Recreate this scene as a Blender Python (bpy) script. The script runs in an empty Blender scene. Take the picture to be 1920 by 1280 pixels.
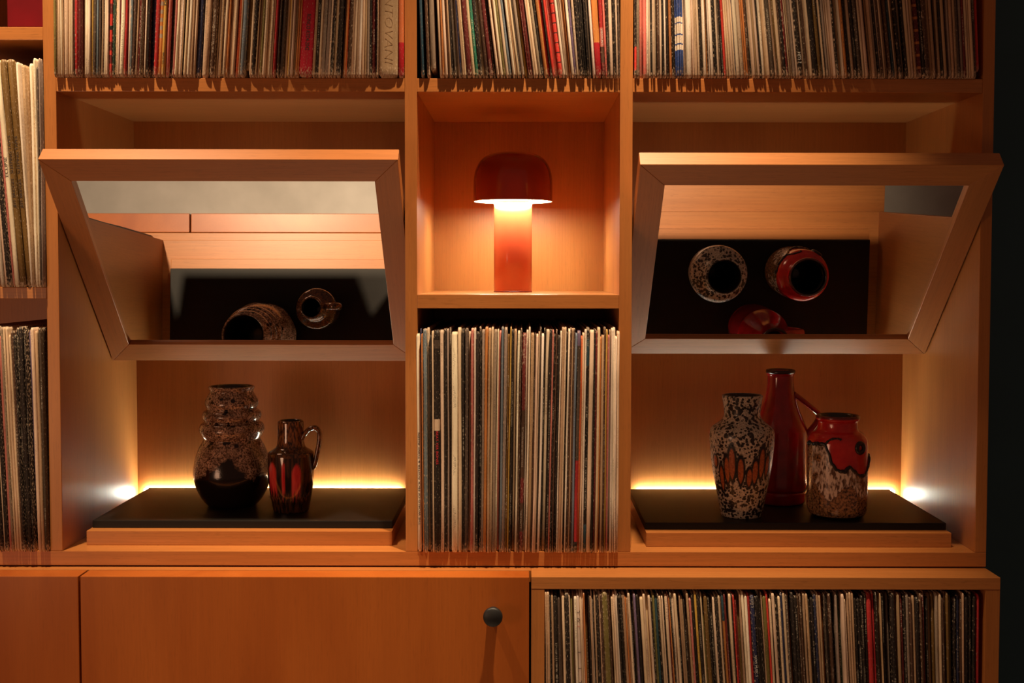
import bpy, bmesh, math, random, re
from mathutils import Vector, Matrix, noise as mnoise
random.seed(11)
R = math.radians
scene = bpy.context.scene
col = scene.collection

# ------------------------------------------------------------------ camera
CAM_D = 1.634            # camera stands this far in front of the shelf front (y = 0)
F_PX = 2200.0
cam_data = bpy.data.cameras.new('camera')
cam = bpy.data.objects.new('camera', cam_data); col.objects.link(cam)
yaw, pitch, roll = R(0.04), R(2.295), R(0.089)
fw = Vector((-math.sin(yaw) * math.cos(pitch), math.cos(yaw) * math.cos(pitch), -math.sin(pitch)))
rt = Vector((math.cos(yaw), math.sin(yaw), 0)); up = rt.cross(fw)
rt, up = math.cos(roll) * rt + math.sin(roll) * up, math.cos(roll) * up - math.sin(roll) * rt
cam.matrix_world = Matrix(((rt.x, up.x, -fw.x, 0), (rt.y, up.y, -fw.y, -CAM_D), (rt.z, up.z, -fw.z, 0), (0, 0, 0, 1)))
cam_data.sensor_width = 36.0
cam_data.lens = F_PX / 1920 * 36.0
cam_data.shift_x = (960 - 978.1) / 1920
cam_data.shift_y = (598.0 - 640) / 1920
cam_data.clip_start = 0.05
scene.camera = cam

# ------------------------------------------------------------------ world, lights, exposure
world = bpy.data.worlds.new('world'); scene.world = world; world.use_nodes = True
bg = world.node_tree.nodes['Background']
bg.inputs[0].default_value = (1.0, 0.46, 0.28, 1); bg.inputs[1].default_value = 0.09

WARM = (1.0, 0.74, 0.47)
def spot(name, loc, target, watts, cone, blend, color=WARM, radius=0.022):
    l = bpy.data.lights.new(name, 'SPOT'); l.energy = watts; l.color = color
    l.spot_size = R(cone); l.spot_blend = blend; l.shadow_soft_size = radius
    o = bpy.data.objects.new(name, l); col.objects.link(o); o.location = loc
    o.rotation_euler = (Vector(target) - Vector(loc)).to_track_quat('-Z', 'Y').to_euler()
    return o
spot('ceiling_spot', (-0.74, -0.37, 1.30), (-0.66, -0.05, -0.35), 160, 50, 1.0)
spot('ceiling_spot', (0.12, -0.37, 1.30), (0.05, -0.05, -0.35), 180, 47, 1.0)

# a shaded lamp elsewhere in the room, off to one side of the camera
ld = bpy.data.lights.new('room_lamp', 'AREA'); ld.shape = 'DISK'; ld.size = 0.45; ld.energy = 3.6; ld.color = (1.0, 0.52, 0.30)
lo_ = bpy.data.objects.new('room_lamp', ld); col.objects.link(lo_); lo_.location = (-1.30, -1.30, -0.35)
lo_.rotation_euler = (Vector((-0.2, 0.1, -0.1)) - Vector(lo_.location)).to_track_quat('-Z', 'Y').to_euler()
scene.view_settings.view_transform = 'Standard'
scene.view_settings.look = 'None'
scene.view_settings.gamma = 1.0
scene.view_settings.use_curve_mapping = False
scene.view_settings.exposure = 0.0
scene.cycles.max_bounces = 10
scene.cycles.diffuse_bounces = 6
scene.cycles.glossy_bounces = 6
scene.cycles.sample_clamp_indirect = 3.0
scene.cycles.caustics_reflective = True
scene.cycles.caustics_refractive = False
scene.cycles.use_denoising = True

# ------------------------------------------------------------------ small helpers
def prop(o, label=None, cat=None, group=None, kind=None):
    if label: o['label'] = label
    if cat: o['category'] = cat
    if group: o['group'] = group
    if kind: o['kind'] = kind
    return o
def empty(name, loc, label, cat, group=None):
    o = bpy.data.objects.new(name, None); col.objects.link(o); o.location = loc
    o.empty_display_size = 0.05
    return prop(o, label, cat, group)
def link(name, me, parent=None, loc=None, mat=None):
    o = bpy.data.objects.new(name, me); col.objects.link(o)
    if mat: me.materials.append(mat)
    if parent is not None: o.parent = parent
    if loc is not None: o.location = loc
    return o
def smooth(me):
    for p in me.polygons: p.use_smooth = True
def box(name, x0, x1, y0, y1, z0, z1, mat, parent=None, bevel=0.0012, origin=(0, 0, 0)):
    """axis box in world metres; origin = world place of the parent"""
    bm = bmesh.new()
    bmesh.ops.create_cube(bm, size=1)
    for v in bm.verts:
        v.co = Vector(((x0 + x1) / 2 + v.co.x * (x1 - x0), (y0 + y1) / 2 + v.co.y * (y1 - y0), (z0 + z1) / 2 + v.co.z * (z1 - z0)))
    if bevel: bmesh.ops.bevel(bm, geom=list(bm.edges), offset=bevel, segments=2, affect='EDGES', profile=0.6)
    c = Vector(((x0 + x1) / 2, (y0 + y1) / 2, (z0 + z1) / 2))
    for v in bm.verts: v.co -= c
    me = bpy.data.meshes.new(name); bm.to_mesh(me); bm.free()
    return link(name, me, parent, c - Vector(origin), mat)
def pl(points, t):
    """piecewise linear"""
    if t <= points[0][0]: return points[0][1]
    for (a, b), (c, d) in zip(points, points[1:]):
        if t <= c: return b + (d - b) * (t - a) / (c - a)
    return points[-1][1]

# ------------------------------------------------------------------ materials
def mat_new(name):
    m = bpy.data.materials.new(name); m.use_nodes = True
    nt = m.node_tree; b = nt.nodes['Principled BSDF']
    return m, nt, b
def N(nt, t, **kw):
    n = nt.nodes.new(t)
    for k, v in kw.items():
        if k.startswith('i_'):
            n.inputs[int(k[2:])].default_value = v
        else: setattr(n, k, v)
    return n
def ramp(nt, fac, stops):
    r = N(nt, 'ShaderNodeValToRGB'); e = r.color_ramp.elements
    while len(e) < len(stops): e.new(0.5)
    for el, (p, c) in zip(e, stops): el.position = p; el.color = (*c, 1) if len(c) == 3 else c
    nt.links.new(fac, r.inputs[0]); return r.outputs[0]
def mixc(nt, fac, a, b, mode='MIX'):
    n = N(nt, 'ShaderNodeMix', data_type='RGBA', blend_type=mode)
    for s, v in ((0, fac), (6, a), (7, b)):
        if hasattr(v, 'links'): nt.links.new(v, n.inputs[s])
        elif isinstance(v, tuple): n.inputs[s].default_value = (*v, 1)
        else: n.inputs[s].default_value = v
    return n.outputs[2]
def math_(nt, op, a, b=0.0, clamp=False):
    n = N(nt, 'ShaderNodeMath', operation=op); n.use_clamp = clamp
    for s, v in ((0, a), (1, b)):
        if hasattr(v, 'links'): nt.links.new(v, n.inputs[s])
        else: n.inputs[s].default_value = v
    return n.outputs[0]
def bump(nt, b, h, strength, dist):
    n = N(nt, 'ShaderNodeBump'); n.inputs['Strength'].default_value = strength; n.inputs['Distance'].default_value = dist
    nt.links.new(h, n.inputs['Height']); nt.links.new(n.outputs[0], b.inputs['Normal'])

def wood(name, axis, base=(0.47, 0.170, 0.043), rough=0.33, contrast=1.0, spec=0.5):
    """satin steamed-beech veneer, grain along one axis, each board from its own part of the log"""
    m, nt, b = mat_new(name)
    tc = N(nt, 'ShaderNodeTexCoord'); oi = N(nt, 'ShaderNodeObjectInfo')
    add = N(nt, 'ShaderNodeVectorMath', operation='ADD')
    sc = N(nt, 'ShaderNodeVectorMath', operation='SCALE'); sc.inputs[0].default_value = (3.1, 7.7, 5.3)
    nt.links.new(oi.outputs['Random'], sc.inputs['Scale'])
    nt.links.new(tc.outputs['Object'], add.inputs[0]); nt.links.new(sc.outputs[0], add.inputs[1])
    def mapped(along, across):
        mp = N(nt, 'ShaderNodeMapping'); s = [across] * 3; s['XYZ'.index(axis)] = along
        mp.inputs['Scale'].default_value = s; nt.links.new(add.outputs[0], mp.inputs['Vector']); return mp.outputs[0]
    def nz(vec, scale, detail, dist=0.0):
        n = N(nt, 'ShaderNodeTexNoise'); n.inputs['Scale'].default_value = scale; n.inputs['Detail'].default_value = detail
        n.inputs['Distortion'].default_value = dist; nt.links.new(vec, n.inputs['Vector']); return n.outputs['Fac']
    broad = nz(mapped(1.2, 9), 1.0, 4, 0.6)
    fine = nz(mapped(9, 420), 1.0, 3)
    fleck = nz(mapped(60, 700), 1.0, 1)
    d = tuple(c * k for c, k in zip(base, (0.80, 0.70, 0.62))); l = tuple(c * k for c, k in zip(base, (1.12, 1.18, 1.25)))
    c1 = ramp(nt, broad, [(0.30, d), (0.52, base), (0.72, l)])
    c2 = mixc(nt, math_(nt, 'MULTIPLY', ramp(nt, fine, [(0.38, (1, 1, 1)), (0.62, (0, 0, 0))]), 0.30 * contrast), c1, tuple(x * 0.62 for x in base))
    c3 = mixc(nt, math_(nt, 'MULTIPLY', ramp(nt, fleck, [(0.60, (0, 0, 0)), (0.72, (1, 1, 1))]), 0.35 * contrast), c2, tuple(x * 0.5 for x in base))
    nt.links.new(c3, b.inputs['Base Color'])
    b.inputs['Roughness'].default_value = rough
    b.inputs['Specular IOR Level'].default_value = spec
    bump(nt, b, fine, 0.05, 0.0003)
    return m
W_X = wood('beech_grain_across', 'X'); W_Z = wood('beech_grain_upright', 'Z', base=(0.46, 0.168, 0.040), rough=0.40, contrast=0.75)
W_D = wood('beech_door_veneer', 'Z', base=(0.42, 0.108, 0.016), contrast=0.5); W_Y = wood('beech_grain_deep', 'Y')

def plain(name, color, rough=0.5, metal=0.0, spec=0.5, noise_amt=0.12, scale=40, coat=0.0):
    m, nt, b = mat_new(name)
    tc = N(nt, 'ShaderNodeTexCoord'); n = N(nt, 'ShaderNodeTexNoise')
    n.inputs['Scale'].default_value = scale; n.inputs['Detail'].default_value = 4
    nt.links.new(tc.outputs['Object'], n.inputs['Vector'])
    lo = tuple(c * (1 - noise_amt) for c in color); hi = tuple(min(1, c * (1 + noise_amt)) for c in color)
    nt.links.new(ramp(nt, n.outputs['Fac'], [(0.3, lo), (0.7, hi)]), b.inputs['Base Color'])
    b.inputs['Roughness'].default_value = rough; b.inputs['Metallic'].default_value = metal
    b.inputs['Specular IOR Level'].default_value = spec; b.inputs['Coat Weight'].default_value = coat
    b.inputs['Coat Roughness'].default_value = 0.05
    return m
def emitter(name, color, strength):
    m, nt, b = mat_new(name)
    b.inputs['Base Color'].default_value = (0.8, 0.8, 0.8, 1)
    b.inputs['Emission Color'].default_value = (*color, 1); b.inputs['Emission Strength'].default_value = strength
    return m
M_SLAB = wood('black_stained_wood', 'X', base=(0.009, 0.007, 0.0055), rough=0.5, spec=0.25)
M_KNOB = plain('black_knob', (0.012, 0.011, 0.011), 0.5)
M_MIRROR = plain('mirror_silver', (0.86, 0.86, 0.85), 0.015, 1.0, noise_amt=0.01)
M_LED = emitter('led_strip_light', (0.95, 1.0, 0.84), 80.0)
M_BULB = emitter('lamp_light', (0.97, 1.0, 0.78), 76.0)
M_SHADE = plain('red_lacquer', (0.28, 0.022, 0.007), 0.12, noise_amt=0.03, coat=0.6)
M_SHADE_IN = plain('white_enamel', (0.80, 0.74, 0.66), 0.4, noise_amt=0.02)
M_STEM = plain('orange_red_gloss', (0.62, 0.085, 0.030), 0.16, noise_amt=0.03, coat=0.4)
M_REDBOX = plain('red_cloth', (0.13, 0.001, 0.004), 0.85, spec=0.15, noise_amt=0.15, scale=25)
M_WALL = plain('dark_green_paint', (0.032, 0.110, 0.160), 0.7, noise_amt=0.06, scale=6)
M_INK_BLACK = plain('black_print', (0.03, 0.025, 0.025), 0.6, noise_amt=0.0)
M_INK_RED = plain('red_print', (0.62, 0.03, 0.04), 0.6, noise_amt=0.0)
M_INK_WHITE = plain('white_print', (0.72, 0.68, 0.60), 0.6, noise_amt=0.0)
M_INK_GOLD = plain('gold_print', (0.30, 0.17, 0.075), 0.6, noise_amt=0.0)
M_INK_ORANGE = plain('orange_print', (0.66, 0.24, 0.06), 0.6, noise_amt=0.0)

def concrete():
    m, nt, b = mat_new('polished_concrete')
    tc = N(nt, 'ShaderNodeTexCoord')
    n = N(nt, 'ShaderNodeTexNoise'); n.inputs['Scale'].default_value = 2.3; n.inputs['Detail'].default_value = 7; n.inputs['Distortion'].default_value = 0.8
    n2 = N(nt, 'ShaderNodeTexNoise'); n2.inputs['Scale'].default_value = 14; n2.inputs['Detail'].default_value = 5
    nt.links.new(tc.outputs['Object'], n.inputs[0]); nt.links.new(tc.outputs['Object'], n2.inputs[0])
    c1 = ramp(nt, n.outputs[0], [(0.3, (0.42, 0.40, 0.37)), (0.7, (0.58, 0.56, 0.53))])
    c2 = mixc(nt, 0.25, c1, ramp(nt, n2.outputs[0], [(0.3, (0.35, 0.33, 0.31)), (0.7, (0.66, 0.63, 0.60))]))
    nt.links.new(c2, b.inputs['Base Color']); b.inputs['Roughness'].default_value = 0.55
    return m

def sleeve_material():
    """card record sleeve: colour, wear and print come from the sleeve's own attributes"""
    m, nt, b = mat_new('card_record_sleeve')
    a = N(nt, 'ShaderNodeAttribute', attribute_name='sleeve'); k = N(nt, 'ShaderNodeAttribute', attribute_name='ink')
    uv = N(nt, 'ShaderNodeUVMap', uv_map='spine')
    sep = N(nt, 'ShaderNodeSeparateXYZ'); nt.links.new(uv.outputs[0], sep.inputs[0])
    def nz(sx, sy, detail, off=0.0):
        mp = N(nt, 'ShaderNodeMapping'); mp.inputs['Scale'].default_value = (sx, sy, 1); mp.inputs['Location'].default_value = (off, off * 1.7, 0)
        nt.links.new(uv.outputs[0], mp.inputs[0])
        n = N(nt, 'ShaderNodeTexNoise', noise_dimensions='2D'); n.inputs['Scale'].default_value = 1; n.inputs['Detail'].default_value = detail
        nt.links.new(mp.outputs[0], n.inputs['Vector']); return n.outputs['Fac']
    # worn card showing through, mostly at the edges and ends of the spine
    ends = math_(nt, 'MAXIMUM', math_(nt, 'SUBTRACT', 1.0, math_(nt, 'MULTIPLY', sep.outputs[1], 55.0), True),
                 math_(nt, 'MULTIPLY', math_(nt, 'SUBTRACT', sep.outputs[1], 0.306), 70.0, True))
    wn = nz(1500, 230, 5, 0.3)
    ed = N(nt, 'ShaderNodeAttribute', attribute_name='fold')
    lvl = math_(nt, 'ADD', math_(nt, 'MULTIPLY', a.outputs['Alpha'], math_(nt, 'ADD', 0.03, math_(nt, 'MULTIPLY', ed.outputs['Fac'], 0.17))), math_(nt, 'MULTIPLY', ends, 0.24))
    worn = math_(nt, 'MULTIPLY', math_(nt, 'SUBTRACT', math_(nt, 'ADD', wn, lvl), 0.68), 10.0, True)
    card = mixc(nt, nz(60, 30, 3, 4.0), (0.52, 0.36, 0.23), (0.74, 0.58, 0.42))
    # dark scuffs on pale sleeves
    scuff = math_(nt, 'MULTIPLY', math_(nt, 'SUBTRACT', nz(420, 40, 4, 9.0), 0.60), 5.0, True)
    c0 = mixc(nt, math_(nt, 'MULTIPLY', scuff, 0.30), a.outputs['Color'], (0.12, 0.075, 0.05))
    tone = ramp(nt, nz(90, 9, 3, 2.2), [(0.25, (0.72, 0.70, 0.66)), (0.75, (1.12, 1.12, 1.12))])
    c1 = mixc(nt, 1.0, c0, tone, 'MULTIPLY')
    c2 = mixc(nt, worn, c1, card)
    # lines of small print too fine to read
    glyph = math_(nt, 'GREATER_THAN', nz(260, 1250, 0, 6.0), 0.53)
    line = math_(nt, 'GREATER_THAN', nz(30, 13, 0, 3.3), 0.60)
    pr = math_(nt, 'MULTIPLY', math_(nt, 'MULTIPLY', math_(nt, 'MULTIPLY', glyph, line), k.outputs['Alpha']), math_(nt, 'LESS_THAN', ed.outputs['Fac'], 0.16))
    c3 = mixc(nt, math_(nt, 'MULTIPLY', pr, 0.45), c2, k.outputs['Color'])
    nt.links.new(c3, b.inputs['Base Color'])
    b.inputs['Roughness'].default_value = 0.55; b.inputs['Specular IOR Level'].default_value = 0.3
    bump(nt, b, wn, 0.35, 0.0006)
    return m
M_SLEEVE = sleeve_material()

# ------------------------------------------------------------------ the room
A0, A1, B0, B1 = -0.6629, -0.6457, -0.1635, -0.1466
C0, C1, D0, D1 = 0.1345, 0.1522, 0.6359, 0.6519
BACK = 0.325
FLOOR_Z = -1.20
prop(box('floor', -3.2, 3.0, -3.4, 0.40, FLOOR_Z - 0.05, FLOOR_Z, concrete(), bevel=0), kind='structure')
prop(box('wall_back', -3.2, 3.0, 0.345, 0.40, FLOOR_Z, 1.50, M_WALL, bevel=0), kind='structure')

# ------------------------------------------------------------------ the shelving
S1B, S1T = 0.2485, 0.2674
S2B, S2T = -0.0510, -0.0312
R0, R1 = -0.3924, -0.4128        # bottom board: top and underside
UPT = 0.640
X_L = -1.02
unit = empty('shelf_unit', (0, 0, R1), 'beech veneer record shelving with open bays standing on the low cabinet', 'shelving')
uo = (0, 0, R1)
for x0, x1 in ((A0, A1), (B0, B1), (C0, C1), (D0, D1)):
    box('upright', x0, x1, 0, BACK, R0, UPT, W_Z, unit, 0.0008, uo)
box('upright', X_L - 0.017, X_L, 0, BACK, R0, UPT, W_Z, unit, 0.0008, uo)
box('bottom_board', X_L - 0.017, D1, 0, BACK, R1, R0, W_X, unit, 0.0008, uo)
box('top_board', X_L - 0.017, D1, 0, BACK, UPT, UPT + 0.018, W_X, unit, 0.0008, uo)
box('back_panel', X_L - 0.017, D1, BACK, BACK + 0.012, R1, UPT, W_Z, unit, 0, uo)
for x0, x1 in ((A1, B0), (B1, C0), (C1, D0)):
    box('shelf', x0, x1, 0.0004, BACK, S1B, S1T, W_X, unit, 0.0008, uo)
box('shelf', B1, C0, 0.0004, BACK, S2B, S2T, W_X, unit, 0.0008, uo)
L1B, L1T, L2B, L2T = 0.3189, 0.3371, -0.0384, -0.0221
box('shelf', X_L, A0, 0.0004, BACK, L1B, L1T, W_X, unit, 0.0008, uo)
box('shelf', X_L, A0, 0.0004, BACK, L2B, L2T, W_X, unit, 0.0008, uo)

# ------------------------------------------------------------------ the low cabinet under it
WT, WTH = -0.4148, 0.0170
WFR = -0.0505                     # front of the open record compartment
CB = -1.08                        # underside
low = empty('low_cabinet', (0, 0.1, CB), 'long beech veneer low cabinet with flat doors and an open record compartment', 'cabinet')
lo = (0, 0.1, CB)
box('worktop', -1.02, 0.0126, -0.0152, BACK + 0.012, WT - WTH, WT, W_X, low, 0.0008, lo)
box('worktop', 0.0126, D1, WFR, BACK + 0.012, WT - WTH, WT, W_X, low, 0.0008, lo)
box('side_panel', 0.0126, 0.0308, WFR + 0.0004, BACK, CB, WT - WTH, W_Z, low, 0.0008, lo)
box('side_panel', 0.6318, D1, WFR + 0.0004, BACK, CB, WT - WTH, W_Z, low, 0.0008, lo)
box('side_panel', -1.02, -1.00, -0.0148, BACK, CB, WT - WTH, W_Z, low, 0.0008, lo)
box('partition', -0.613, -0.595, -0.0148, BACK, CB, WT - WTH, W_Z, low, 0.0008, lo)
box('back_panel', -1.02, D1, BACK, BACK + 0.012, CB, WT - WTH, W_Z, low, 0, lo)
CSH = -0.7500
box('shelf', 0.0308, 0.6318, WFR + 0.002, BACK, CSH - 0.018, CSH, W_X, low, 0.0008, lo)
box('bottom_board', -1.00, 0.6318, -0.0148, BACK, CB, CB + 0.018, W_X, low, 0.0008, lo)
door_l = box('door', -1.018, -0.6053, -0.0505, -0.0160, CB + 0.004, WT - 0.0004, W_D, low, 0.0010, lo)
door_m = box('door', -0.6024, 0.0097, -0.0505, -0.0160, CB + 0.004, WT - 0.0004, W_D, low, 0.0010, lo)

def lathe_mesh(name, prof, seg=96, color=None, closed=True):
    """prof: list of (r, z); color(theta, z, i) -> rgba for the attribute 'glaze'"""
    verts, faces, cols = [], [], []
    for i, (r, z) in enumerate(prof):
        for s in range(seg):
            t = 2 * math.pi * s / seg
            verts.append((r * math.sin(t), -r * math.cos(t), z))
            if color: cols.append(color(t if t < math.pi else t - 2 * math.pi, z, i))
    for i in range(len(prof) - 1):
        for s in range(seg):
            a, b = i * seg + s, i * seg + (s + 1) % seg
            faces.append((a, b, b + seg, a + seg))
    if closed:
        faces.append(tuple(range(seg - 1, -1, -1)))
        faces.append(tuple((len(prof) - 1) * seg + s for s in range(seg)))
    me = bpy.data.meshes.new(name); me.from_pydata(verts, [], faces); me.update()
    if color:
        at = me.color_attributes.new('glaze', 'FLOAT_COLOR', 'POINT')
        at.data.foreach_set('color', [x for c in cols for x in c])
    smooth(me)
    return me
def spline(pts, n):
    """Catmull-Rom through profile points"""
    out = []
    P = [pts[0]] + list(pts) + [pts[-1]]
    for i in range(1, len(P) - 2):
        for j in range(n):
            t = j / n
            q = []
            for d in range(len(pts[0])):
                p0, p1, p2, p3 = P[i - 1][d], P[i][d], P[i + 1][d], P[i + 2][d]
                q.append(0.5 * (2 * p1 + (p2 - p0) * t + (2 * p0 - 5 * p1 + 4 * p2 - p3) * t * t + (3 * p1 - p0 - 3 * p2 + p3) * t ** 3))
            out.append(tuple(q))
    out.append(tuple(pts[-1]))
    return out
def sweep(name, path, ra, rb, seg=16, side=Vector((0, 1, 0)), taper=None):
    """tube with an oval section along a path; rb measured along 'side'"""
    verts, faces = [], []
    n = len(path)
    for i, p in enumerate(path):
        p = Vector(p); t = (Vector(path[min(i + 1, n - 1)]) - Vector(path[max(i - 1, 0)])).normalized()
        s = (side - t * side.dot(t)).normalized(); q = t.cross(s)
        k = taper(i / (n - 1)) if taper else 1.0
        for j in range(seg):
            a = 2 * math.pi * j / seg
            verts.append(p + q * (ra * k * math.cos(a)) + s * (rb * k * math.sin(a)))
    for i in range(n - 1):
        for j in range(seg):
            a, b = i * seg + j, i * seg + (j + 1) % seg
            faces.append((a, b, b + seg, a + seg))
    faces.append(tuple(range(seg - 1, -1, -1))); faces.append(tuple((n - 1) * seg + j for j in range(seg)))
    me = bpy.data.meshes.new(name); me.from_pydata([tuple(v) for v in verts], [], faces); me.update(); smooth(me)
    return me

knob = lathe_mesh('knob', [(0.0001, 0.0), (0.0075, 0.0), (0.0068, 0.010), (0.0072, 0.015), (0.0118, 0.019), (0.0132, 0.022), (0.0130, 0.0255), (0.0112, 0.0275), (0.0001, 0.0280)], 40)
k = link('knob', knob, door_m, None, M_KNOB)
k.rotation_euler = (R(90), 0, 0)
dm = Vector(((-0.6024 + 0.0097) / 2, (-0.0505 - 0.0160) / 2, (CB + 0.004 + WT - 0.0004) / 2))
k.location = Vector((-0.0392, -0.0503, -0.4632)) - dm
prop(k, 'round black knob')

# ------------------------------------------------------------------ platforms with light strips, black boards
def platform(x0, x1, yf, xs0, xs1, ysf, xl, xr, label, slabel, slab_top):
    p = empty('display_platform', ((x0 + x1) / 2, yf, R0), label, 'platform', 'platforms in the mirror bays')
    o = ((x0 + x1) / 2, yf, R0)
    top = -0.3716
    box('base_board', x0, x1, yf, 0.3120, R0, top, W_X, p, 0.0008, o)
    box('light_strip', xl, xr, 0.3180, 0.3246, top - 0.0060, slab_top - 0.0035, M_LED, p, 0, o)
    s = box('display_board', xs0, xs1, ysf, 0.3120, top, slab_top, M_SLAB, None, 0.0011)
    prop(s, slabel, 'board', 'black boards on the platforms')
platform(-0.6250, -0.1866, 0.0350, -0.6230, -0.1880, 0.0530, A1 + 0.012, B0 - 0.040, 'beech platform lit from behind, under the brown vase and jug',
         'black stained board under the brown vase and the jug', -0.3605)
platform(0.1774, 0.6137, 0.0300, 0.1775, 0.6125, 0.0480, C1 + 0.040, D0 - 0.012, 'beech platform lit from behind, under the red bottle',
         'black stained board under the red bottle and two lava vases', -0.3612)

# ------------------------------------------------------------------ tilting mirrors
def mirror(xl, xr, top, bot, rail, stile, th, tilt, label):
    (yt, zt), (yb, zb) = top, bot
    L = math.hypot(yb - yt, zb - zt); W = xr - xl
    ang = math.atan2(yb - yt, zt - zb)
    root = empty('tilting_mirror', ((xl + xr) / 2, yt, zt), label, 'mirror', 'tilting mirrors in the shelving')
    # local frame: x across, z down the frame is -z, y is thickness going back
    root.rotation_euler = (ang, 0, 0)
    def member(name, quad, mat, y0=0.0, y1=th, tilt=0.0):
        bm = bmesh.new()
        vs = [bm.verts.new((x, y + tilt * (L + z), z)) for y in (y0, y1) for x, z in quad]
        bm.faces.new(vs[0:4]); bm.faces.new(vs[7:3:-1])
        for i in range(4): bm.faces.new((vs[i], vs[i + 4], vs[(i + 1) % 4 + 4], vs[(i + 1) % 4]))
        bmesh.ops.recalc_face_normals(bm, faces=bm.faces)
        bmesh.ops.bevel(bm, geom=list(bm.edges), offset=0.0006, segments=1, affect='EDGES')
        me = bpy.data.meshes.new(name); bm.to_mesh(me); bm.free()
        return link(name, me, root, None, mat)
    h = W / 2
    member('frame_rail', [(-h, 0), (h, 0), (h - stile, -rail), (-h + stile, -rail)], W_X)
    member('frame_rail', [(-h + stile, -L + rail), (h - stile, -L + rail), (h, -L), (-h, -L)], W_X)
    member('frame_stile', [(-h, 0), (-h + stile, -rail), (-h + stile, -L + rail), (-h, -L)], W_Z)
    member('frame_stile', [(h - stile, -rail), (h, 0), (h, -L), (h - stile, -L + rail)], W_Z)
    member('mirror_glass', [(-h + stile - 0.006, -rail + 0.006), (h - stile + 0.006, -rail + 0.006), (h - stile + 0.006, -L + rail - 0.006), (-h + stile - 0.006, -L + rail - 0.006)], M_MIRROR, 0.0050, 0.0090, tilt)
    return root
mirror(A1 + 0.0022, B0 - 0.0022, (-0.0700, 0.1486), (0.2055, -0.1400), 0.0375, 0.0340, 0.0225, 0.0075, 'tilted mirror in a wooden frame above the brown vase and jug')
mirror(C1 + 0.0022, D0 - 0.0022, (-0.0830, 0.1415), (0.2105, -0.1284), 0.0375, 0.0360, 0.0240, 0.0055, 'tilted mirror in a wooden frame above the red bottle and lava vases')

# ------------------------------------------------------------------ the mushroom lamp
lamp = empty('table_lamp', (-0.0150, 0.1930, S2T), 'orange red mushroom table lamp glowing in the centre niche', 'lamp')
stem = lathe_mesh('lamp_stem', [(0.0001, 0), (0.0292, 0), (0.0297, 0.0006), (0.0297, 0.1395), (0.0290, 0.1405), (0.0001, 0.1405)], 96)
link('lamp_stem', stem, lamp, None, M_STEM)
foot = lathe_mesh('lamp_foot', [(0.0001, 0), (0.0299, 0), (0.0300, 0.0012), (0.0299, 0.0022), (0.0001, 0.0022)], 96)
prop(link('lamp_foot', foot, lamp, None, plain('dark_red_foot', (0.22, 0.02, 0.012), 0.3)), 'thin darker foot ring')
outer = spline([(0.0612, 0.1408), (0.0615, 0.1560), (0.0612, 0.1720), (0.0592, 0.1860), (0.0540, 0.1985), (0.0455, 0.2080), (0.0320, 0.2140), (0.0150, 0.2165), (0.0002, 0.2168)], 6)
inner = [(max(r - 0.0016, 0.0001), z - 0.0018) for r, z in reversed(outer)]
rim = [(0.0600, 0.1400), (0.0608, 0.1398)]
link('lamp_shade', lathe_mesh('lamp_shade', outer, 128, closed=False), lamp, None, M_SHADE)
prop(link('shade_lining', lathe_mesh('shade_lining', inner[:-1] + [(0.0598, 0.1400), (0.0612, 0.1400), (0.0614, 0.1408)], 128, closed=False), lamp, None, M_SHADE_IN), 'white lining inside the shade')
bulb = lathe_mesh('light_ring', [(0.0400, 0.1428), (0.0575, 0.1428), (0.0575, 0.1445), (0.0400, 0.1445), (0.0400, 0.1428)], 96, closed=False)
prop(link('light_ring', bulb, lamp, None, M_BULB), 'glowing light ring under the shade')

# ------------------------------------------------------------------ ceramics
def glaze_material(name, build):
    m, nt, b = mat_new(name)
    g = N(nt, 'ShaderNodeAttribute', attribute_name='glaze')
    sp = N(nt, 'ShaderNodeSeparateColor'); nt.links.new(g.outputs['Color'], sp.inputs[0])
    tc = N(nt, 'ShaderNodeTexCoord')
    build(m, nt, b, sp.outputs[0], sp.outputs[1], sp.outputs[2], tc.outputs['Object'])
    return m
def tex(nt, vec, kind, scale, detail=3, squash=None, out=0, feature=None):
    if squash:
        mp = N(nt, 'ShaderNodeMapping'); mp.inputs['Scale'].default_value = squash; nt.links.new(vec, mp.inputs[0]); vec = mp.outputs[0]
    n = N(nt, 'ShaderNodeTexNoise' if kind == 'n' else 'ShaderNodeTexVoronoi')
    n.inputs['Scale'].default_value = scale
    if kind == 'n': n.inputs['Detail'].default_value = detail
    elif feature: n.feature = feature
    nt.links.new(vec, n.inputs['Vector'])
    return n.outputs[out]
def shell(outer, wall, depth):
    """outer profile, a rounded lip, and the inside wall down to depth"""
    r1, z1 = outer[-1]
    ins = [(r1 - wall * 0.35, z1 + wall * 0.28), (r1 - wall * 0.75, z1 + wall * 0.2), (r1 - wall, z1 - wall * 0.3)]
    for r, z in reversed(outer):
        if z < z1 - 0.006 and z > depth: ins.append((max(r - wall, 0.004), z))
    ins.append((0.002, depth))
    return outer, outer + ins

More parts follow.
